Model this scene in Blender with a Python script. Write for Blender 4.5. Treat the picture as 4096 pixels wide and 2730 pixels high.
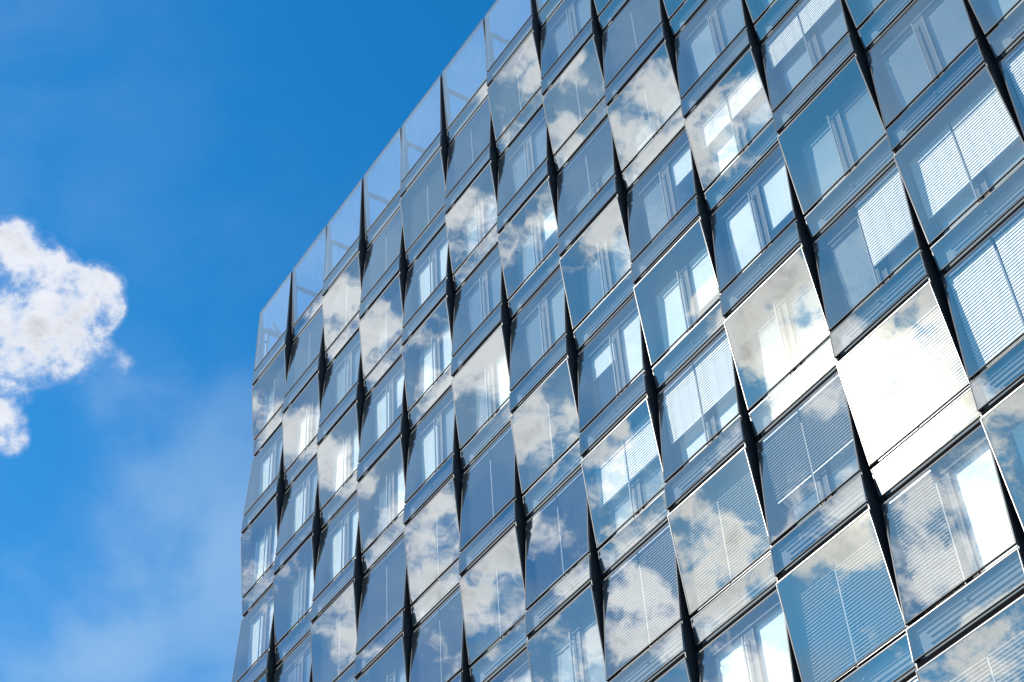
import bpy, math, random
from mathutils import Vector

# ------------------------------------------------------------------ scene, camera
for ob in list(bpy.data.objects):
    bpy.data.objects.remove(ob, do_unlink=True)
S = bpy.context.scene
COL = S.collection
ORG = Vector((0.0, 0.0, 46.8))                    # top joint line of the facade above the pavement
cam_d = bpy.data.cameras.new('camera')
cam_d.sensor_width = 36.0
cam_d.lens = 6700.89 / 4096 * 36.0
cam_d.clip_start = 0.1
cam_d.clip_end = 6000
cam = bpy.data.objects.new('camera', cam_d)
COL.objects.link(cam)
cam.location = Vector((44.2004, -20.02456, -45.15383)) + ORG
cam.rotation_euler = (2.34045626, 0.05371598, 0.98728362)
S.camera = cam

# ------------------------------------------------------------------ sun and sky
SUN = Vector((-0.4828, -0.6979, 0.529)).normalized()
sun_d = bpy.data.lights.new('sun', 'SUN')
sun_d.energy = 5.0
sun_d.angle = math.radians(0.5)
sun_d.color = (1.0, 0.95, 0.87)
sun = bpy.data.objects.new('sun', sun_d)
COL.objects.link(sun)
sun.rotation_euler = SUN.to_track_quat('Z', 'Y').to_euler()
S.view_settings.view_transform = 'Standard'
S.view_settings.look = 'None'
S.view_settings.exposure = 0.6
S.view_settings.gamma = 1.0

SAT, VAL, TINT, CLOUD = 1.25, 1.42, (0.22, 1.10, 1.20), 6.3
VEIL = (2.9, 4.4, 6.4)
POLE = (-0.4709, 0.3339, 0.8166)
VEILS = [((-0.7227, 0.2987, 0.6233), 0.09, 0.17), ((-0.6979, 0.2379, 0.6756), 0.04, 0.2),
         ((-0.7817, 0.2752, 0.5597), 0.04, 0.16), ((-0.739, 0.325, 0.590), 0.06, 0.12)]
R_OUT, R_IN = 0.36, 0.07
SUNT = (0.45, 0.47, 0.60)
SUNT_HIGH = (0.30, 0.68, 0.72)

# clouds: x, y, z of the direction, angular radius, cover
BLOBS = [
    (-0.6832, 0.1482, 0.715, 0.0195, 0.577),
    (-0.675, 0.161, 0.72, 0.0169, 0.577),
    (-0.6763, 0.1767, 0.7151, 0.013, 0.512),
    (-0.6934, 0.1634, 0.7018, 0.0221, 0.558),
    (-0.6865, 0.1894, 0.702, 0.0169, 0.558),
    (-0.6788, 0.2029, 0.7058, 0.0156, 0.614),
    (-0.6821, 0.2132, 0.6995, 0.0104, 0.465),
    (-0.7077, 0.1838, 0.6821, 0.0221, 0.577),
    (-0.7108, 0.2035, 0.6733, 0.0143, 0.465),
    (-0.7434, 0.1887, 0.6417, 0.0104, 0.577),
    (-0.7286, 0.1771, 0.6617, 0.0195, 0.558),
    (-0.6956, 0.2085, 0.6875, 0.013, 0.419),
    (-0.6968, 0.2486, 0.6728, 0.0195, 0.047),
    (-0.6973, 0.2221, 0.6815, 0.0143, 0.13),
    (-0.6864, 0.2031, 0.6982, 0.0156, 0.279),
    (-0.4765, -0.494, 0.7273, 0.0312, 0.5),
    (-0.4696, -0.5235, 0.711, 0.0338, 0.5),
    (-0.4462, -0.5584, 0.6993, 0.0338, 0.48),
    (-0.4269, -0.5918, 0.6837, 0.0338, 0.42),
    (-0.4043, -0.5968, 0.6931, 0.0182, 0.3),
    (-0.555, -0.5007, 0.6643, 0.0234, 0.4),
    (-0.5358, -0.5293, 0.6579, 0.0286, 0.5),
    (-0.5232, -0.576, 0.6281, 0.0208, 0.3),
    (-0.4797, -0.6503, 0.589, 0.0442, 0.6),
    (-0.4555, -0.7073, 0.5406, 0.0623, 0.8),
    (-0.4327, -0.7553, 0.4922, 0.0519, 0.6),
    (-0.6251, -0.4446, 0.6415, 0.0208, 0.32),
    (-0.6155, -0.4679, 0.6342, 0.0234, 0.32),
    (-0.6125, -0.495, 0.6163, 0.0286, 0.45),
    (-0.6037, -0.5238, 0.6011, 0.0338, 0.5),
    (-0.5905, -0.5572, 0.5838, 0.039, 0.55),
    (-0.5886, -0.6051, 0.5362, 0.039, 0.5),
    (-0.574, -0.6514, 0.4961, 0.039, 0.58),
    (-0.5328, -0.703, 0.4711, 0.0286, 0.55),
    (-0.6801, -0.4209, 0.6003, 0.0234, 0.28),
    (-0.677, -0.4399, 0.59, 0.0234, 0.336),
    (-0.6731, -0.4598, 0.5793, 0.0208, 0.336),
    (-0.6712, -0.487, 0.5589, 0.0312, 0.4),
    (-0.6739, -0.5206, 0.5243, 0.0364, 0.5),
    (-0.6667, -0.5515, 0.5014, 0.0338, 0.48),
    (-0.7245, -0.4302, 0.5385, 0.0286, 0.4),
    (-0.727, -0.4546, 0.5146, 0.0286, 0.336),
    (-0.7076, -0.4977, 0.5016, 0.0338, 0.416),
    (-0.7358, -0.4781, 0.4796, 0.0312, 0.336),
    (-0.6303, -0.6197, 0.4676, 0.0312, 0.42),
    (-0.6758, -0.5836, 0.4501, 0.039, 0.4),
    (-0.6083, -0.6669, 0.4305, 0.0338, 0.45),
    (-0.5178, -0.754, 0.4042, 0.039, 0.5),
    (-0.3994, -0.6381, 0.6582, 0.0156, 0.12),
    (-0.6388, -0.3863, 0.6654, 0.0338, 0.35),
    (-0.627, -0.4453, 0.6392, 0.0338, 0.4),
    (-0.547, -0.4239, 0.7219, 0.0234, 0.25),
    (-0.4988, -0.5575, 0.6636, 0.0338, 0.55),
    (-0.5277, -0.4904, 0.6936, 0.0234, 0.25),
    (-0.5331, -0.3791, 0.7564, 0.0156, 0.15),
    (-0.7067, -0.3533, 0.6129, 0.0338, 0.4),
    (-0.6075, -0.5004, 0.6168, 0.0312, 0.35),
    (-0.4847, -0.4704, 0.7374, 0.0208, 0.25),
    (-0.6486, -0.2894, 0.704, 0.0156, 0.1),
    (-0.6994, -0.2723, 0.6608, 0.0234, 0.3),
    (-0.7452, -0.2761, 0.6071, 0.0286, 0.3),
]


W = bpy.data.worlds.new('World')
S.world = W
W.use_nodes = True
nt = W.node_tree
N, L = nt.nodes, nt.links


def nd(t, **kw):
    n = N.new(t)
    for k, v in kw.items():
        setattr(n, k, v)
    return n


def sock(a, b):
    if hasattr(a, 'outputs'):
        a = a.outputs[0]
    if isinstance(a, bpy.types.NodeSocket):
        L.new(a, b)
    else:
        b.default_value = a


def mth(op, a, b=0.0, clamp=False):
    n = nd('ShaderNodeMath', operation=op, use_clamp=clamp)
    sock(a, n.inputs[0])
    sock(b, n.inputs[1])
    return n.outputs[0]


def mixc(f, a, b, bt='MIX'):
    n = nd('ShaderNodeMix', data_type='RGBA', blend_type=bt)
    sock(f, n.inputs['Factor'])
    sock(a, n.inputs[6])
    sock(b, n.inputs[7])
    return n.outputs[2]


def ramp(v, lo, hi, a=0.0, b=1.0, it='SMOOTHSTEP'):
    n = nd('ShaderNodeMapRange', interpolation_type=it)
    sock(v, n.inputs[0])
    for q, val in zip(n.inputs[1:5], (lo, hi, a, b)):
        q.default_value = val
    return n.outputs[0]


sky = nd('ShaderNodeTexSky', sky_type='NISHITA', sun_disc=False)
sky.sun_elevation = math.asin(SUN.z)
sky.sun_rotation = math.atan2(SUN.x, SUN.y)
sky.altitude = 200
sky.air_density = 1.0
sky.dust_density = 0.3
sky.ozone_density = 3.0
tc = nd('ShaderNodeTexCoord').outputs['Generated']
nrm = nd('ShaderNodeVectorMath', operation='NORMALIZE')
L.new(tc, nrm.inputs[0])
D = nrm.outputs[0]


def dot(c):
    n = nd('ShaderNodeVectorMath', operation='DOT_PRODUCT')
    L.new(D, n.inputs[0])
    n.inputs[1].default_value = c
    return n.outputs['Value']


def noise(vec, scale, detail=8, rough=0.55, dist=0.0, off=(0, 0, 0), sq=(1, 1, 1)):
    mp = nd('ShaderNodeMapping')
    L.new(vec, mp.inputs[0])
    mp.inputs[1].default_value = off
    mp.inputs[3].default_value = sq
    n = nd('ShaderNodeTexNoise')
    L.new(mp.outputs[0], n.inputs['Vector'])
    n.inputs['Scale'].default_value = scale
    n.inputs['Detail'].default_value = detail
    n.inputs['Roughness'].default_value = rough
    n.inputs['Distortion'].default_value = dist
    return n.outputs[0]


cover = None
for x, y, z, r, a in BLOBS:
    d = dot((x, y, z))
    m = ramp(d, math.cos(r * 1.45), 1.0, 0.0, a)
    cover = m if cover is None else mth('ADD', cover, m)
cover = mth('MINIMUM', cover, 0.58)
big = noise(D, 9.0, 3, 0.5, 0.0, (3.1, 0.4, 7.0))
fine = noise(D, 26.0, 11, 0.64, 0.12, (1.7, 5.2, 0.3), (1, 1, 1.25))
dens = mth('ADD', mth('ADD', mth('MULTIPLY', fine, 2.1), mth('MULTIPLY', big, 0.7)), cover)
dens = mth('ADD', dens, ramp(cover, 0.0, 0.15, -0.4, 0.0))
sd = dot(tuple(SUN))
sunward = ramp(sd, 0.3, 0.75)
cloud = mth('ADD', mth('MULTIPLY', ramp(dens, 1.72, 2.10), sunward),
            mth('MULTIPLY', ramp(dens, 1.50, 2.12), mth('SUBTRACT', 1.0, sunward)))
thick = ramp(dens, 1.9, 2.5)
shade = noise(D, 24.0, 8, 0.6, 0.6, (9.0, 2.0, 4.0))
glow_w = mth('POWER', mth('MAXIMUM', sd, 0.0), 5.0)       # broad brightening towards the sun
glow_m = mth('POWER', mth('MAXIMUM', sd, 0.0), 90.0)      # warm tint close to it
glow_n = mth('POWER', mth('MAXIMUM', sd, 0.0), 1500.0)     # aureole through the cloud
# sky colour: deepen and saturate the clear air
hs = nd('ShaderNodeHueSaturation')
L.new(sky.outputs[0], hs.inputs['Color'])
hs.inputs['Saturation'].default_value = SAT
hs.inputs['Value'].default_value = VAL
skyc = mixc(1.0, hs.outputs[0], (TINT[0], TINT[1], TINT[2], 1), 'MULTIPLY')
lit = mth('ADD', CLOUD, mth('MULTIPLY', glow_w, CLOUD * 0.95))
shd = mth('MAXIMUM', ramp(shade, 0.35, 0.65, 0.5, 1.0), mth('MULTIPLY', mth('SUBTRACT', 1.0, sunward), 0.9))
lum = mth('MULTIPLY', lit, mth('ADD', mth('MULTIPLY', mth('SUBTRACT', 1.0, thick), 1.0), mth('MULTIPLY', thick, shd)))
lum3 = nd('ShaderNodeCombineColor')
L.new(mth('MULTIPLY', lum, mth('ADD', 0.97, mth('MULTIPLY', glow_m, 0.05))), lum3.inputs[0])
L.new(lum, lum3.inputs[1])
L.new(mth('MULTIPLY', lum, mth('SUBTRACT', 1.07, mth('MULTIPLY', glow_m, 0.13))), lum3.inputs[2])
# towards the sun the clear air turns paler and less green
sunt = mixc(ramp(dot((0, 0, 1)), 0.62, 0.78, 0.0, 1.0), (*SUNT, 1), (*SUNT_HIGH, 1))
skyc = mixc(ramp(sd, 0.55, 0.95, 0.0, 1.0), skyc, mixc(1.0, skyc, sunt, 'MULTIPLY'))
# thin high haze: least round the clear pole of the sky, streaky
cirrus = noise(D, 7.0, 8, 0.55, 0.25, (4.0, 1.0, 2.5), (1, 1, 1.6))
pole = ramp(dot(POLE), math.cos(math.radians(30)), math.cos(math.radians(2)), 0.46, 0.0, 'LINEAR')
veil = mth('MULTIPLY', pole, ramp(cirrus, 0.35, 0.68, 0.25, 1.5))
for v, r, a in VEILS:
    veil = mth('ADD', veil, mth('MULTIPLY', ramp(dot(v), math.cos(r), 1.0, 0.0, a), ramp(cirrus, 0.35, 0.6, 0.3, 1.2)))
skyc = mixc(veil, skyc, (VEIL[0], VEIL[1], VEIL[2], 1))
col = mixc(mth('MULTIPLY', cloud, 0.95), skyc, lum3.outputs[0])
g3 = mixc(1.0, (1.0, 0.93, 0.8, 1), (1, 1, 1, 1), 'MULTIPLY')
gl = nd('ShaderNodeVectorMath', operation='SCALE')
L.new(g3, gl.inputs[0])
L.new(mth('MULTIPLY', glow_n, mth('ADD', 20.0, mth('MULTIPLY', cloud, 105.0))), gl.inputs['Scale'])
add = nd('ShaderNodeVectorMath', operation='ADD')
L.new(col, add.inputs[0])
L.new(gl.outputs[0], add.inputs[1])
bg = N['Background']
L.new(add.outputs[0], bg.inputs['Color'])
bg.inputs['Strength'].default_value = 0.09
W.cycles.sampling_method = 'MANUAL'
W.cycles.sample_map_resolution = 512


# ------------------------------------------------------------------ materials
def mat(name, color=(0.5, 0.5, 0.5), rough=0.5, metal=0.0, spec=0.5, vary=0.0, vscale=3.0, bump=0.0, streak=None):
    m = bpy.data.materials.new(name)
    m.use_nodes = True
    t = m.node_tree
    b = t.nodes['Principled BSDF']
    b.inputs['Base Color'].default_value = (*color, 1)
    b.inputs['Roughness'].default_value = rough
    b.inputs['Metallic'].default_value = metal
    b.inputs['Specular IOR Level'].default_value = spec
    if vary > 0:
        g = t.nodes.new('ShaderNodeNewGeometry')
        mp = t.nodes.new('ShaderNodeMapping')
        mp.inputs[3].default_value = streak or (1, 1, 1)
        t.links.new(g.outputs['Position'], mp.inputs[0])
        n = t.nodes.new('ShaderNodeTexNoise')
        n.inputs['Scale'].default_value = vscale
        n.inputs['Detail'].default_value = 6
        t.links.new(mp.outputs[0], n.inputs['Vector'])
        r = t.nodes.new('ShaderNodeMapRange')
        r.inputs[1].default_value = 0.3
        r.inputs[2].default_value = 0.7
        r.inputs[3].default_value = 1 - vary
        r.inputs[4].default_value = 1 + vary
        t.links.new(n.outputs[0], r.inputs[0])
        v = t.nodes.new('ShaderNodeVectorMath')
        v.operation = 'SCALE'
        v.inputs[0].default_value = color
        t.links.new(r.outputs[0], v.inputs['Scale'])
        t.links.new(v.outputs[0], b.inputs['Base Color'])
        if bump > 0:
            bp = t.nodes.new('ShaderNodeBump')
            bp.inputs['Distance'].default_value = bump
            t.links.new(n.outputs[0], bp.inputs['Height'])
            t.links.new(bp.outputs[0], b.inputs['Normal'])
    return m


def glass(name, tint, refl, r0, r1, wob, dirt_haze=0.0):
    """Coated pane: sharp mirror over a clear tinted body; the back face only lets light through."""
    m = bpy.data.materials.new(name)
    m.use_nodes = True
    t = m.node_tree
    n, l = t.nodes, t.links
    n.clear()
    out = n.new('ShaderNodeOutputMaterial')
    tr = n.new('ShaderNodeBsdfTransparent')
    tr.inputs[0].default_value = (*tint, 1)
    gl = n.new('ShaderNodeBsdfGlossy')
    gl.inputs['Color'].default_value = (*refl, 1)
    gl.inputs['Roughness'].default_value = 0.0
    geo = n.new('ShaderNodeNewGeometry')
    if wob > 0:
        nz = n.new('ShaderNodeTexNoise')
        nz.inputs['Scale'].default_value = 0.8
        nz.inputs['Detail'].default_value = 1
        l.new(geo.outputs['Position'], nz.inputs['Vector'])
        bp = n.new('ShaderNodeBump')
        bp.inputs['Distance'].default_value = wob
        bp.inputs['Strength'].default_value = 1.0
        l.new(nz.outputs[0], bp.inputs['Height'])
        l.new(bp.outputs[0], gl.inputs['Normal'])
    lw = n.new('ShaderNodeLayerWeight')
    lw.inputs[0].default_value = 0.5
    pw = n.new('ShaderNodeMath')
    pw.operation = 'POWER'
    l.new(lw.outputs['Facing'], pw.inputs[0])
    pw.inputs[1].default_value = 3.0
    mr = n.new('ShaderNodeMapRange')
    mr.inputs[3].default_value = r0
    mr.inputs[4].default_value = r1
    l.new(pw.outputs[0], mr.inputs[0])
    inv = n.new('ShaderNodeMath')
    inv.operation = 'SUBTRACT'
    inv.inputs[0].default_value = 1.0
    l.new(geo.outputs['Backfacing'], inv.inputs[1])
    fac = n.new('ShaderNodeMath')
    fac.operation = 'MULTIPLY'
    l.new(mr.outputs[0], fac.inputs[0])
    l.new(inv.outputs[0], fac.inputs[1])
    if wob > 0:                                       # every pane sits a hair out of true
        oi = n.new('ShaderNodeObjectInfo')
        wn = n.new('ShaderNodeTexWhiteNoise')
        wn.noise_dimensions = '1D'
        l.new(oi.outputs['Random'], wn.inputs['W'])
        sb = n.new('ShaderNodeVectorMath')
        sb.operation = 'SUBTRACT'
        sb.inputs[1].default_value = (0.5, 0.5, 0.5)
        l.new(wn.outputs['Color'], sb.inputs[0])
        sc = n.new('ShaderNodeVectorMath')
        sc.operation = 'SCALE'
        sc.inputs['Scale'].default_value = 0.010
        l.new(sb.outputs[0], sc.inputs[0])
        ad = n.new('ShaderNodeVectorMath')
        ad.operation = 'ADD'
        l.new(bp.outputs[0], ad.inputs[0])
        l.new(sc.outputs[0], ad.inputs[1])
        nm = n.new('ShaderNodeVectorMath')
        nm.operation = 'NORMALIZE'
        l.new(ad.outputs[0], nm.inputs[0])
        l.new(nm.outputs[0], gl.inputs['Normal'])
    mx = n.new('ShaderNodeMixShader')
    l.new(fac.outputs[0], mx.inputs[0])
    l.new(tr.outputs[0], mx.inputs[1])
    l.new(gl.outputs[0], mx.inputs[2])
    last = mx
    if dirt_haze > 0:  # pale diffuse film; on the parapet panes it paints in a milky haze
        df = n.new('ShaderNodeBsdfDiffuse')
        df.inputs[0].default_value = (0.72, 0.86, 0.92, 1)
        nz2 = n.new('ShaderNodeTexNoise')
        mp = n.new('ShaderNodeMapping')
        mp.inputs[3].default_value = (6, 6, 0.7)
        l.new(geo.outputs['Position'], mp.inputs[0])
        l.new(mp.outputs[0], nz2.inputs['Vector'])
        nz2.inputs['Scale'].default_value = 2.0
        nz2.inputs['Detail'].default_value = 5
        mr2 = n.new('ShaderNodeMapRange')
        mr2.inputs[1].default_value = 0.35
        mr2.inputs[2].default_value = 0.75
        mr2.inputs[3].default_value = dirt_haze * 0.75
        mr2.inputs[4].default_value = dirt_haze
        l.new(nz2.outputs[0], mr2.inputs[0])
        m2 = n.new('ShaderNodeMixShader')
        l.new(mr2.outputs[0], m2.inputs[0])
        l.new(mx.outputs[0], m2.inputs[1])
        l.new(df.outputs[0], m2.inputs[2])
        last = m2
    l.new(last.outputs[0], out.inputs[0])
    return m


M = {
    'outer': glass('coated_glass', (0.95, 0.96, 0.945), (0.96, 0.98, 0.94), R_OUT, 0.9, 0.0025, 0.008),
    'clear': glass('parapet_glass', (0.88, 0.95, 0.96), (0.90, 0.95, 1.0), 0.30, 0.85, 0.0015, 0.09),
    'inner': glass('inner_glass', (0.96, 0.98, 0.98), (0.92, 0.97, 1.0), R_IN, 0.9, 0.001),
    'edge': mat('glass_edge', (0.25, 0.42, 0.40), 0.2),
    'back': None,
    'casing': mat('black_anodised_metal', (0.016, 0.019, 0.025), 0.38, 0.0, 0.35, 0.25, 1.5),
    'alu': mat('pale_aluminium', (0.24, 0.25, 0.26), 0.15, 0.7, 0.5, 0.06, 4.0),
    'gap': mat('joint_shadow_black', (0.006, 0.006, 0.007), 0.95, 0.0, 0.03),  # near-black colour stands for the shadow inside the joints
    'guide': mat('grey_blind_guide', (0.06, 0.065, 0.07), 0.5, 0.0, 0.4, 0.05, 4.0),
    'gasket': mat('rubber_gasket', (0.008, 0.008, 0.009), 0.6),
    'steel': mat('grey_painted_steel', (0.045, 0.055, 0.065), 0.5, 0.0, 0.4, 0.1, 2.0),
    'sash': mat('grey_window_profile', (0.016, 0.02, 0.024), 0.6, 0.0, 0.5, 0.08, 3.0),
    'lining': mat('dark_cavity_lining', (0.010, 0.018, 0.027), 0.6, 0.0, 0.3, 0.2, 2.0),
    'shelf': mat('brushed_spandrel_metal', (0.12, 0.14, 0.16), 0.7, 0.0, 0.15, 0.12, 2.0, 0.0, (1, 1, 8)),
    'ledge': mat('spandrel_ledge', (0.08, 0.09, 0.10), 0.6, 0.0, 0.2, 0.1, 2.0),
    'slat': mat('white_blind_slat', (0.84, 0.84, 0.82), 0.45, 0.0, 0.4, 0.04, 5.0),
    'slat_shaded': mat('shaded_blind_slat', (0.16, 0.175, 0.19), 0.5, 0.0, 0.4, 0.04, 5.0),  # darkened slat colour, paints in the shaded undersides of open blinds
    'lip_glint': mat('sunlit_slat_edge', (0.30, 0.31, 0.31), 0.5, 0.0, 0.3),  # paler strip, a painted glint where sun catches the slat's outer edge
    'screen': mat('white_roller_fabric', (0.80, 0.82, 0.80), 0.9, 0.0, 0.1, 0.05, 1.5),
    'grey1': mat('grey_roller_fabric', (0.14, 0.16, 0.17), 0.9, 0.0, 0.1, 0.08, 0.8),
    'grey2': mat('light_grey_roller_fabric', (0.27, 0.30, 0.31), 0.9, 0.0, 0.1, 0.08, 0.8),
    'room': mat('room_plaster', (0.45, 0.45, 0.43), 0.8, 0.0, 0.2, 0.08, 0.6),
    'carpet': mat('room_carpet', (0.10, 0.10, 0.11), 0.95, 0.0, 0.1, 0.15, 6.0),
    'roof': mat('roof_membrane', (0.25, 0.25, 0.24), 0.85, 0.0, 0.2, 0.15, 1.0),
    'white': mat('white_painted_dish', (0.8, 0.8, 0.79), 0.35, 0.0, 0.5, 0.04, 3.0),
    'pave': mat('granite_paving', (0.28, 0.27, 0.26), 0.8, 0.0, 0.3, 0.15, 0.8, 0.002),
}


# ------------------------------------------------------------------ mesh builder
class MB:
    def __init__(self):
        self.v, self.f, self.m = [], [], []

    def quad(self, a, b, c, d, m=0):
        n = len(self.v)
        self.v += [tuple(a), tuple(b), tuple(c), tuple(d)]
        self.f.append((n, n + 1, n + 2, n + 3))
        self.m.append(m)

    def hexa(self, p, m=0, front=None):
        """p: 4 front corners (TL, TR, BR, BL seen from outside) then the 4 behind them."""
        n = len(self.v)
        self.v += [tuple(q) for q in p]
        F = [(0, 3, 2, 1), (4, 5, 6, 7), (0, 1, 5, 4), (1, 2, 6, 5), (2, 3, 7, 6), (3, 0, 4, 7)]
        for k, f in enumerate(F):
            self.f.append(tuple(n + q for q in f))
            self.m.append(front if (front is not None and k == 0) else m)

    def box(self, x0, x1, y0, y1, z0, z1, m=0):
        self.hexa([(x0, y0, z1), (x1, y0, z1), (x1, y0, z0), (x0, y0, z0),
                   (x0, y1, z1), (x1, y1, z1), (x1, y1, z0), (x0, y1, z0)], m)

    def prism(self, poly, x0, x1, m=0):
        """(y, z) polygon extruded along x"""
        n, k = len(self.v), len(poly)
        self.v += [(x0, y, z) for y, z in poly] + [(x1, y, z) for y, z in poly]
        self.f.append(tuple(range(n, n + k)))
        self.m.append(m)
        self.f.append(tuple(range(n + 2 * k - 1, n + k - 1, -1)))
        self.m.append(m)
        for i in range(k):
            j = (i + 1) % k
            self.f.append((n + i, n + k + i, n + k + j, n + j))
            self.m.append(m)

    def tube(self, a, b, r, seg=12, m=0):
        a, b = Vector(a), Vector(b)
        d = (b - a).normalized()
        u = d.cross(Vector((0, 0, 1)) if abs(d.z) < 0.9 else Vector((1, 0, 0))).normalized()
        w = d.cross(u)
        n = len(self.v)
        for p in (a, b):
            for i in range(seg):
                t = 2 * math.pi * i / seg
                self.v.append(tuple(p + (u * math.cos(t) + w * math.sin(t)) * r))
        for i in range(seg):
            j = (i + 1) % seg
            self.f.append((n + i, n + j, n + seg + j, n + seg + i))
            self.m.append(m)
        self.f.append(tuple(n + i for i in range(seg))[::-1])
        self.f.append(tuple(n + seg + i for i in range(seg)))
        self.m += [m, m]

    def mesh(self, name, mats):
        me = bpy.data.meshes.new(name)
        me.from_pydata(self.v, [], self.f)
        for q in mats:
            me.materials.append(q)
        me.polygons.foreach_set('material_index', self.m)
        me.update()
        return me


def obj(name, me, parent=None, loc=None):
    o = bpy.data.objects.new(name, me)
    COL.objects.link(o)
    if parent is not None:
        o.parent = parent
    if loc is not None:
        o.location = loc
    return o


# ------------------------------------------------------------------ facade measures
MW, H = 2.7998, 3.6            # module width, storey height
G = 0.0577                     # half of the joint between two columns
A_T, A_IN, B_OUT, B_IN = 0.0798, 0.098, 0.1230, 0.158
Z_OUT, Z_IN, Z_IT = -0.8038, -0.6819, 0.0753
TOPZ = 3.307


def front(kind):
    """(y, z) of the front line of a unit: pane top, pane bottom = band top, band bottom.  y is negative outwards."""
    if kind == 'down':      # pane leans out at its head
        return (-B_OUT, H + Z_OUT), (A_IN, Z_IT), (B_IN, Z_IN)
    if kind == 'up':
        return (B_IN, H + Z_IN), (-A_T, 0.0), (-B_OUT, Z_OUT)
    if kind == 'parapet_down':
        return (-0.0, TOPZ), (A_IN, Z_IT), (B_IN, Z_IN)
    return (-0.0, TOPZ), (-A_T, 0.0), (-B_OUT, Z_OUT)


def sheet(p0, p1, x0, x1, s0, s1, d0, d1, mb, m=0, fm=None):
    """slab on the plane through front points p0 (top) and p1 (bottom): s = metres along it from p0, d = depth behind it"""
    P0, P1 = Vector((0, *p0)), Vector((0, *p1))
    e = (P1 - P0)
    Ln = e.length
    e /= Ln
    nb = Vector((1, 0, 0)).cross(e)
    if nb.y < 0:
        nb = -nb
    if s1 <= 0:
        s1 = Ln + s1
    q = lambda x, s, d: P0 + e * s + nb * d + Vector((x, 0, 0))
    mb.hexa([q(x0, s0, d0), q(x1, s0, d0), q(x1, s1, d0), q(x0, s1, d0),
             q(x0, s0, d1), q(x1, s0, d1), q(x1, s1, d1), q(x0, s1, d1)], m, fm)


X0, X1 = G, MW - G
RV = 0.010                     # width of the upright rims


def ring(p0, p1, a, w, g, mb):
    """pale aluminium rim with an inner black gasket; a = inset of the rim from top and bottom"""
    at, ab = a
    sheet(p0, p1, X0, X1, at, at + w, 0.0, 0.05, mb, 0)
    sheet(p0, p1, X0, X0 + RV, at + w, -ab, 0.0, 0.05, mb, 0)
    sheet(p0, p1, X1 - RV, X1, at + w, -ab, 0.0, 0.05, mb, 0)
    sheet(p0, p1, X0 + RV, X1 - RV, -ab - 0.014, -ab, 0.0, 0.05, mb, 0) if False else None
    # gasket
    sheet(p0, p1, X0 + RV, X1 - RV, at + w, at + w + g, 0.003, 0.045, mb, 1)
    sheet(p0, p1, X0 + RV, X0 + RV + g, at + w + g, -ab, 0.003, 0.045, mb, 1)
    sheet(p0, p1, X1 - RV - g, X1 - RV, at + w + g, -ab, 0.003, 0.045, mb, 1)
    sheet2(p0, p1, ab, g, mb)


def sheet2(p0, p1, ab, g, mb):
    P0, P1 = Vector((0, *p0)), Vector((0, *p1))
    Ln = (P1 - P0).length
    sheet(p0, p1, X0 + RV + g, X1 - RV - g, Ln - ab - g, Ln - ab, 0.003, 0.045, mb, 1)


def pane(p0, p1, at, ab, w, g, mat_name):
    mb = MB()
    sheet(p0, p1, X0 + RV + g, X1 - RV - g, at + w + g, -(ab + g), 0.006, 0.030, mb, 1, 0)
    return mb.mesh('glass_pane', [M[mat_name], M['through']])


fr = bpy.data.materials.new('grey_printed_border')
fr.use_nodes = True
ft = fr.node_tree
fm = ft.nodes.new('ShaderNodeMixShader')
fm.inputs[0].default_value = 0.5
fb = ft.nodes.new('ShaderNodeBsdfTransparent')
ft.nodes['Principled BSDF'].inputs['Base Color'].default_value = (0.008, 0.02, 0.026, 1)
ft.nodes['Principled BSDF'].inputs['Specular IOR Level'].default_value = 0.05
ft.nodes['Principled BSDF'].inputs['Roughness'].default_value = 0.6
ft.links.new(fb.outputs[0], fm.inputs[1])
ft.links.new(ft.nodes['Principled BSDF'].outputs[0], fm.inputs[2])
ft.links.new(fm.outputs[0], ft.nodes['Material Output'].inputs[0])
M['frit'] = fr
M['through'] = glass('glass_body', (0.99, 0.995, 0.99), (1, 1, 1), 0.0, 0.0, 0.0)

BACK = 0.455


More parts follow.
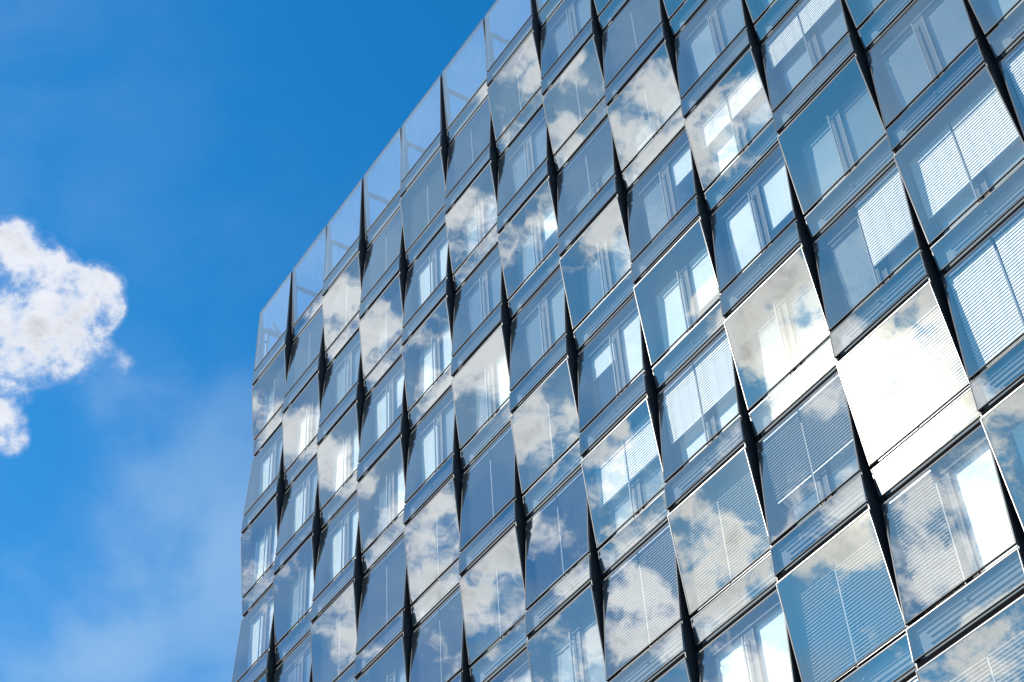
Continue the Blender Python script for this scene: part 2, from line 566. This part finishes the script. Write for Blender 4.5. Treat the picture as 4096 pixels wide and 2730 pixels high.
def build_kind(kind):
    a, b, c = front(kind)
    par = kind.startswith('parapet')
    K = {}
    # casing: two side cheeks, transom and sill boxes
    mb = MB()
    back = 0.34 if par else BACK
    zt = a[1]
    ins = 0.052
    poly = [(a[0] + ins, a[1]), (b[0] + ins, b[1]), (c[0] + ins, c[1]), (back, c[1]), (back, b[1] if par else a[1])]
    if par:
        poly = [(a[0] + 0.05, a[1]), (b[0] + ins, b[1]), (c[0] + ins, c[1]), (back, c[1]), (back, b[1]), (a[0] + 0.14, a[1])]
    for x0, x1 in ((X0, X0 + 0.03), (X1 - 0.03, X1)):
        mb.prism(poly, x0, x1, 0)
    mb.box(X0 + 0.03, X1 - 0.03, b[0] + 0.06, back, b[1] - 0.035, b[1] + 0.03, 1)
    mb.box(X0 + 0.03, X1 - 0.03, c[0] + 0.06, back - 0.004, c[1] + 0.002, c[1] + 0.05, 1)
    if not par:
        mb.box(X0 + 0.03, X1 - 0.03, a[0] + 0.06, back - 0.004, a[1] - 0.06, a[1] - 0.002, 1)
    K['casing'] = mb.mesh('parapet_unit' if par else 'window_unit', [M['casing'], M['gap']])
    # rims
    mb = MB()
    if par:
        ring(a, b, (0.0, 0.048), 0.016, 0.012, mb)
    else:
        ring(a, b, (0.100, 0.062), 0.020, 0.018, mb)
    K['pane_frame'] = mb.mesh('pane_frame', [M['alu'], M['gasket']])
    mb = MB()
    ring(b, c, (0.040, 0.080), 0.016, 0.014, mb)
    K['spandrel_frame'] = mb.mesh('spandrel_frame', [M['alu'], M['gasket']])
    if par:
        K['glass_pane'] = pane(a, b, 0.0, 0.048, 0.016, 0.012, 'clear')
    else:
        K['glass_pane'] = pane(a, b, 0.100, 0.062, 0.020, 0.018, 'outer')
    K['spandrel_glass'] = pane(b, c, 0.040, 0.080, 0.016, 0.014, 'outer')
    # spandrel backing: folded metal trays with ledges
    mb = MB()
    ty = min(max(b[0], c[0]) + 0.15, back - 0.04)
    mb.box(X0 + 0.03, X1 - 0.03, ty, ty + 0.03, c[1] + 0.05, b[1] - 0.035, 0)
    zz = b[1] - 0.26
    mb.box(X0 + 0.30, X1 - 0.032, ty - 0.03, ty, zz, zz + 0.02, 1)
    mb.box(X0 + 0.38, X1 - 0.032, ty - 0.035, ty, zz - 0.12, zz - 0.085, 1)
    mb.box(X0 + 0.35, X1 - 0.032, ty - 0.04, ty, zz - 0.24, zz - 0.21, 1)
    mb.box(MW * 0.5 - 0.02, MW * 0.5 + 0.02, ty - 0.09, ty, zz + 0.035, zz + 0.075, 0)
    if par:
        mb = MB()
        mb.box(X0 + 0.03, X1 - 0.03, ty, ty + 0.03, c[1] + 0.05, b[1] - 0.035, 0)
    K['spandrel_tray'] = mb.mesh('spandrel_tray', [M['shelf'], M['ledge']])
    if par:
        mb = MB()
        sheet(a, b, X0 + 0.02, X1 - 0.02, 0.03, 0.25, 0.034, 0.040, mb, 0)
        sheet(a, b, X0 + 0.02, X0 + 0.22, 0.25, -0.06, 0.034, 0.040, mb, 0)
        K['border'] = mb.mesh('glass_border', [M['frit']])
        return K
    # inner window: wall plate with two openings, sashes, mullion
    zs, zh = b[1] + 0.08, a[1] - 0.20
    L0, L1, R0, R1 = X0 + 0.10, MW * 0.5 - 0.10, MW * 0.5 + 0.10, X1 - 0.10
    K['open'] = (zs, zh, L0, L1, R0, R1)
    mb = MB()
    y0, y1 = 0.39, 0.45
    top, bot = a[1] - 0.06, b[1] + 0.03
    mb.box(X0 + 0.03, L0, y0, y1, bot, top)
    mb.box(R1, X1 - 0.03, y0, y1, bot, top)
    mb.box(L1, R0, y0 - 0.02, y1, bot, top)
    for p, q in ((L0, L1), (R0, R1)):
        mb.box(p, q, y0, y1, zh, top)
        mb.box(p, q, y0, y1, bot, zs)
    K['lining'] = mb.mesh('inner_wall', [M['lining']])
    mb = MB()
    for p, q in ((L0, L1), (R0, R1)):
        f = 0.045
        mb.box(p, p + f, 0.365, 0.43, zs, zh)
        mb.box(q - f, q, 0.365, 0.43, zs, zh)
        mb.box(p + f, q - f, 0.365, 0.43, zs, zs + f)
        mb.box(p + f, q - f, 0.365, 0.43, zh - f, zh)
    mb.box(X1 - 0.14, X1 - 0.034, 0.28, 0.364, bot, zh + 0.05)
    K['window_frame'] = mb.mesh('window_frame', [M['sash']])
    for nm, p, q in (('gl', L0, L1), ('gr', R0, R1)):
        mb = MB()
        P = [(p + .045, .395, zh - .045), (q - .045, .395, zh - .045), (q - .045, .395, zs + .045), (p + .045, .395, zs + .045)]
        mb.hexa(P + [(x, .41, z) for x, y, z in P], 1, 0)
        K[nm] = mb.mesh('inner_glass', [M['inner'], M['through']])
    mb = MB()
    mb.box(MW * 0.5 - 0.115, MW * 0.5 - 0.080, 0.245, 0.28, bot, a[1] - 0.42)
    mb.box(MW * 0.5 - 0.10, MW * 0.5 - 0.09, 0.28, 0.37, bot + 0.3, bot + 0.32)
    mb.box(MW * 0.5 - 0.10, MW * 0.5 - 0.09, 0.28, 0.37, a[1] - 0.60, a[1] - 0.58)
    K['guide'] = mb.mesh('blind_guide', [M['guide']])
    return K


CLOSED, OPEN, HALF, FAR = math.radians(-80), math.radians(-5), math.radians(-70), math.radians(18)


def blind_mesh(kind, half, drop, tilt):
    """venetian blind: head box, slats, bottom rail, two cords; drop in 0..1"""
    a, b, c = front(kind)
    x0, x1 = (X0 + 0.06, MW * 0.5 - 0.125) if half == 0 else (MW * 0.5 - 0.065, X1 - 0.05)
    top, bot = a[1] - 0.14, b[1] + 0.06
    yc = 0.265
    mb = MB()
    mb.box(x0, x1, yc - 0.03, yc + 0.03, top, top + 0.06, 1)
    end = top - (top - bot) * drop
    z = top - 0.05
    cs, sn = math.cos(tilt) * 0.030, math.sin(tilt) * 0.030
    while z > end + 0.05:
        # tilt above zero: outer edge high
        A, B = (yc - cs, z + sn), (yc + cs, z - sn)
        Mid = (yc, z + 0.004)
        for p, q in ((A, Mid), (Mid, B)):
            mb.hexa([(x0, p[0], p[1]), (x1, p[0], p[1]), (x1, p[0], p[1] - 0.0025), (x0, p[0], p[1] - 0.0025),
                     (x0, q[0], q[1]), (x1, q[0], q[1]), (x1, q[0], q[1] - 0.0025), (x0, q[0], q[1] - 0.0025)], 0)
        if tilt == OPEN:
            mb.box(x0, x1, A[0] - 0.003, A[0] - 0.0003, A[1] - 0.007, A[1] + 0.003, 3)
        z -= 0.076
    mb.box(x0, x1, yc - 0.035, yc + 0.035, end, end + 0.022, 1)
    for t in (0.2, 0.5, 0.8):
        xx = x0 + (x1 - x0) * t
        mb.box(xx - 0.0016, xx + 0.0016, yc - 0.036, yc - 0.034, end, top, 2)
    return mb.mesh('venetian_blind', [M['slat_shaded' if tilt in (FAR, OPEN) else 'slat'], M['alu'], M['sash'], M['lip_glint']])


def screen_mesh(K, half, drop, cloth='screen'):
    zs, zh, L0, L1, R0, R1 = K['open']
    p, q = (L0, L1) if half == 0 else (R0, R1)
    mb = MB()
    mb.box(p + 0.05, q - 0.05, 0.470, 0.473, zh - (zh - zs) * drop, zh + 0.05)
    mb.box(p + 0.05, q - 0.05, 0.462, 0.480, zh - (zh - zs) * drop - 0.02, zh - (zh - zs) * drop)
    return mb.mesh('roller_screen', [M[cloth]])


# ------------------------------------------------------------------ the building
bld = bpy.data.objects.new('office_building', None)
COL.objects.link(bld)
bld.location = (0, 0, 0)
bld['label'] = 'glass office tower with a faceted facade of alternately tilted mirror windows and dark fins'
bld['category'] = 'office building'

KM = {k: build_kind(k) for k in ('down', 'up', 'parapet_down', 'parapet_up')}
CACHE = {}


def cached(key, fn):
    if key not in CACHE:
        CACHE[key] = fn()
    return CACHE[key]


# (column, row): (left blind drop, right blind drop, tilt)
BL = {(9, 4): (.42, .42, CLOSED), (10, 4): (.36, .36, CLOSED), (11, 6): (.72, .72, CLOSED), (11, 7): (.97, .97, CLOSED),
      (12, 6): (.8, .8, CLOSED), (10, 6): (0, .68, CLOSED), (10, 7): (.97, .97, HALF), (10, 8): (.97, 0, OPEN),
      (9, 7): (.62, .62, OPEN), (9, 8): (.97, .97, OPEN), (9, 9): (.97, .97, OPEN), (10, 9): (.97, .97, OPEN),
      (8, 3): (.6, .6, OPEN), (8, 2): (.97, .97, OPEN), (8, 6): (.58, .58, CLOSED), (8, 7): (.97, .97, OPEN),
      (7, 2): (.97, .97, OPEN), (7, 3): (.62, .62, OPEN), (7, 6): (.55, .55, CLOSED), (7, 7): (.97, .97, OPEN),
      (6, 1): (.97, .97, OPEN), (6, 5): (.97, .97, OPEN), (6, 6): (.86, .86, OPEN), (5, 1): (.97, .97, OPEN),
      (5, 5): (.97, .97, OPEN), (5, 6): (.9, .9, OPEN), (4, 1): (.97, .97, OPEN), (4, 5): (.97, .97, OPEN),
      (4, 6): (.97, .97, OPEN), (3, 1): (.97, .97, OPEN), (3, 2): (0, .9, OPEN), (3, 5): (.97, .97, OPEN),
      (2, 1): (.97, .97, OPEN), (2, 5): (.97, .97, OPEN), (1, 1): (.97, .97, OPEN), (0, 1): (0, .97, OPEN),
      (7, 8): (.97, .97, OPEN), (8, 9): (.6, .6, OPEN), (10, 10): (.97, .97, OPEN), (2, 6): (.97, .97, OPEN)}
# (column, row): (left roller drop, right roller drop)
RS = {(9, 5): (1, .62), (8, 5): (1, .72), (8, 4): (.0, .35), (7, 4): (0, 0), (9, 4): (1, 0), (4, 2): (1, 1), (4, 3): (1, 1),
      (4, 4): (1, 0), (5, 4): (0, 1), (6, 3): (0, .5), (2, 3): (1, 1), (1, 3): (1, 0), (0, 3): (1, 1), (0, 2): (1, 0),
      (3, 3): (1, .5), (1, 4): (0, 1), (2, 4): (1, 1), (10, 8): (0, 1), (9, 6): (0, 0), (8, 8): (1, 1), (1, 2): (1, 0),
      (7, 5): (.3, 1), (3, 4): (0, 1), (5, 7): (1, 0), (9, 7): (0, 0), (0, 4): (1, 1), (11, 8): (1, 1), (8, 6): (1, 1)}

VISIBLE = {0: (0, 5), 1: (0, 5), 2: (0, 6), 3: (0, 6), 4: (0, 6), 5: (0, 7), 6: (0, 7), 7: (0, 8), 8: (1, 8), 9: (2, 9),
           10: (3, 9), 11: (4, 9), 12: (5, 7), 13: (6, 7)}
NCOL, NROW = 16, 13
spare = []


def unit(i, r):
    kind = 'down' if (i + r - 1) % 2 == 0 else 'up'
    if r == 0:
        kind = 'parapet_' + kind
    K = KM[kind]
    loc = Vector((i * MW, 0, ORG.z - r * H))
    u = obj('parapet_unit' if r == 0 else 'window_unit', K['casing'], bld, loc)
    kids = [('pane_frame', K['pane_frame']), ('spandrel_frame', K['spandrel_frame']), ('glass_pane', K['glass_pane']),
            ('spandrel_glass', K['spandrel_glass']), ('spandrel_tray', K['spandrel_tray'])]
    if r == 0:
        kids.append(('glass_border', K['border']))
    if r > 0:
        kids += [('inner_wall', K['lining']), ('window_frame', K['window_frame']), ('inner_glass', K['gl']),
                 ('inner_glass', K['gr']), ('blind_guide', K['guide'])]
        if (i, r) in BL:
            l, rr, t = BL[(i, r)]
            if t == OPEN and i + r < 14:
                t = FAR
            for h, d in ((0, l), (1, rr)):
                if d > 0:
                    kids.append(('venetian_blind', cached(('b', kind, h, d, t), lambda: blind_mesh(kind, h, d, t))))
        if (i, r) in RS:
            rs = RS[(i, r)]
        else:
            rs = (0, 0)
        full = (i, r) in BL and BL[(i, r)][2] != CLOSED and BL[(i, r)][0] > 0.9
        for h, d in enumerate(rs):
            cl = 'screen'
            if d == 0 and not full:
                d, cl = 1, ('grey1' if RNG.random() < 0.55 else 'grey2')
            if d > 0:
                kids.append(('roller_screen', cached(('s', kind, h, d, cl), lambda: screen_mesh(K, h, d, cl))))
    for nm, me in kids:
        o = obj(nm, me, u)
        if nm == 'venetian_blind':
            o.rotation_euler.y = RNG.uniform(-0.003, 0.003)      # hangs a little crooked
    return u


RNG = random.Random(5)
n_units = 0
for i, (r0, r1) in VISIBLE.items():
    for r in range(r0, r1 + 1):
        unit(i, r)
        n_units += 1
print('units', n_units)

# the units outside the picture: one simplified run of the same facade
mb = MB()
for i in range(NCOL):
    a, b = VISIBLE.get(i, (99, 99))
    for r in range(NROW):
        if a <= r <= b:
            continue
        kind = 'down' if (i + r - 1) % 2 == 0 else 'up'
        if r == 0:
            kind = 'parapet_' + kind
        pa, pb, pc = front(kind)
        off = Vector((i * MW, 0, ORG.z - r * H))
        t = MB()
        back = 0.34 if r == 0 else BACK
        for x0, x1 in ((X0, X0 + 0.03), (X1 - 0.03, X1)):
            t.prism([(pa[0] + .04, pa[1]), (pb[0] + .04, pb[1]), (pc[0] + .04, pc[1]), (back, pc[1]), (back, pa[1] if r else pb[1])], x0, x1, 0)
        t.box(X0 + .03, X1 - .03, pb[0] + .06, back, pb[1] - .035, pb[1] + .03, 0)
        t.box(X0 + .03, X1 - .03, pc[0] + .06, back - .004, pc[1] + .002, pc[1] + .05, 0)
        t.box(X0 + .03, X1 - .03, back - .06, back - .02, pc[1] + .05, pb[1] - .035, 0)
        if r:
            t.box(X0 + .03, X1 - .03, 0.40, 0.44, pb[1] + .03, pa[1], 0)
        sheet(pa, pb, X0, X1, 0.04, -0.03, 0.006, 0.03, t, 2, 1 if r else 3)
        sheet(pb, pc, X0, X1, 0.026, -0.045, 0.006, 0.03, t, 2, 1)
        n = len(mb.v)
        mb.v += [tuple(Vector(q) + off) for q in t.v]
        mb.f += [tuple(k + n for k in f) for f in t.f]
        mb.m += t.m
o = obj('window_unit_run', mb.mesh('window_unit_run', [M['lining'], M['outer'], M['through'], M['clear']]), bld)
o['kind'] = 'stuff'

WID = NCOL * MW
DEP = 16.0
# concrete frame: storey slabs, cores, end walls
slab = MB()
slab.box(0.35, WID - 0.05, 0.485, DEP, -0.30, -0.02)
slab_me = slab.mesh('floor_slab', [M['room'], M['carpet']])
for r in range(0, NROW + 1):
    obj('floor_slab', slab_me if r else slab_me, bld, (0, 0, ORG.z - r * H - 0.10))
mb = MB()
mb.box(0.9, WID - 0.5, 6.5, 6.7, 0.0, ORG.z - 0.42)
obj('core_wall', mb.mesh('core_wall', [M['room']]), bld)
part = MB()
for r in range(1, NROW):
    for i in range(0, NCOL, 3):
        x = i * MW + (0.92 if i == 0 else 0)
        part.box(x - 0.05, x + 0.05, 0.50, 6.5, ORG.z - r * H - 0.12, ORG.z - (r - 1) * H - 0.40)
obj('partition_wall', part.mesh('partition_wall', [M['room']]), bld)
mb = MB()
mb.box(WID, WID + 0.3, 0.3, DEP, 0, ORG.z)
mb.box(0.0, WID + 0.3, DEP, DEP + 0.3, 0, ORG.z)
obj('end_wall', mb.mesh('end_wall', [M['shelf']]), bld)
# black lining behind the joints between the columns
for i in range(1, NCOL):
    j = MB()
    j.box(-G - 0.02, G + 0.02, 0.30, 0.335, 0.0, ORG.z - 0.05)
    if i == 1:
        jm = j.mesh('joint_lining', [M['casing']])
    obj('joint_lining', jm, bld, (i * MW, 0, 0))
# left return of the building: glazed corner bays one metre deep, then metal wall
mb = MB()
for r in range(0, NROW):
    z1 = ORG.z - (r - 1) * H - 0.80 if r else ORG.z + 0.0
    z0 = ORG.z - r * H + 0.05
    if r:
        mb.hexa([(0.02, 1.0, z1), (0.02, 0.20, z1), (0.02, 0.20, z0), (0.02, 1.0, z0),
                 (0.045, 1.0, z1), (0.045, 0.20, z1), (0.045, 0.20, z0), (0.045, 1.0, z0)], 1, 0)
obj('corner_glazing', mb.mesh('corner_glazing', [M['clear'], M['through']]), bld)
mb = MB()
mb.box(0.0, 0.3, 1.0, DEP, 0, ORG.z - 0.05)
obj('side_wall', mb.mesh('side_wall', [M['shelf']]), bld)

# roof and parapet steelwork
mb = MB()
mb.box(0.0, WID + 0.3, 0.49, DEP + 0.3, ORG.z - 0.115, ORG.z - 0.0)
obj('roof', mb.mesh('roof', [M['roof']]), bld)
post = MB()
post.box(0.03, 0.13, 0.14, 0.22, 0.05, 2.46)
post.box(0.03, 0.13, 0.221, 1.05, 2.30, 2.46)
post_me = post.mesh('parapet_post', [M['steel']])
for i in range(NCOL):
    obj('parapet_post', post_me, bld, (i * MW, 0, ORG.z))
mb = MB()
mb.tube((0.1, 1.10, 2.34 + ORG.z), (WID, 1.10, 2.34 + ORG.z), 0.05)
obj('maintenance_rail', mb.mesh('maintenance_rail', [M['steel']]), bld)
for i in range(0, NCOL + 1, 2):
    mb = MB()
    mb.box(-0.06, 0.06, 1.05, 1.15, ORG.z, ORG.z + 2.27)
    obj('rail_post', mb.mesh('rail_post', [M['steel']]), bld, (i * MW + 0.8, 0, 0))
# corner frame of the parapet
mb = MB()
mb.box(0.03, 0.11, 0.36, 0.44, ORG.z + 0.05, ORG.z + 2.50)
for z in (0.75, 1.75, 2.42):
    mb.box(0.05, 0.10, 0.16, 0.36, ORG.z + z, ORG.z + z + 0.09)
mb.box(0.02, 0.12, 0.30, 1.9, ORG.z + 2.42, ORG.z + 2.58)
mb.tube((0.10, 1.1, ORG.z + 2.34), (0.9, 0.25, ORG.z + 2.05), 0.05)
obj('corner_frame', mb.mesh('corner_frame', [M['steel']]), bld)

# satellite dish on the roof behind the parapet
dish = bpy.data.objects.new('satellite_dish', None)
COL.objects.link(dish)
dish.location = (12.1, 1.9, ORG.z)
dish['label'] = 'white curved dish standing on the roof behind the fifth parapet pane from the left corner'
dish['category'] = 'satellite dish'
mb = MB()
nr, ns = 8, 32
R = 0.75
for k in range(nr + 1):
    rr = R * k / nr
    for j in range(ns):
        t = 2 * math.pi * j / ns
        mb.v.append((rr * math.cos(t), -0.25 * (rr / R) ** 2, rr * math.sin(t)))
for k in range(nr):
    for j in range(ns):
        a_, b_ = k * ns + j, k * ns + (j + 1) % ns
        mb.f.append((a_, b_, b_ + ns, a_ + ns))
        mb.m.append(0)
me = mb.mesh('reflector', [M['white']])
o = obj('reflector', me, dish, (0, 0, 1.9))
o.rotation_euler = (math.radians(-25), 0, math.radians(50))
sm = o.modifiers.new('thick', 'SOLIDIFY')
sm.thickness = 0.02
for p_ in me.polygons:
    p_.use_smooth = True
mb = MB()
mb.tube((0, 0.06, 0), (0, 0.06, 1.88), 0.05)
obj('mast', mb.mesh('mast', [M['steel']]), dish)

# ground
mb = MB()
mb.quad((-2500, -2500, 0), (2500, -2500, 0), (2500, 2500, 0), (-2500, 2500, 0))
g = obj('ground', mb.mesh('ground', [M['pave']]))
g['kind'] = 'structure'

S.cycles.max_bounces = 10
S.cycles.transparent_max_bounces = 24
S.cycles.glossy_bounces = 6
S.cycles.caustics_reflective = False
S.cycles.sample_clamp_indirect = 1.0
S.cycles.sample_clamp_direct = 3.0
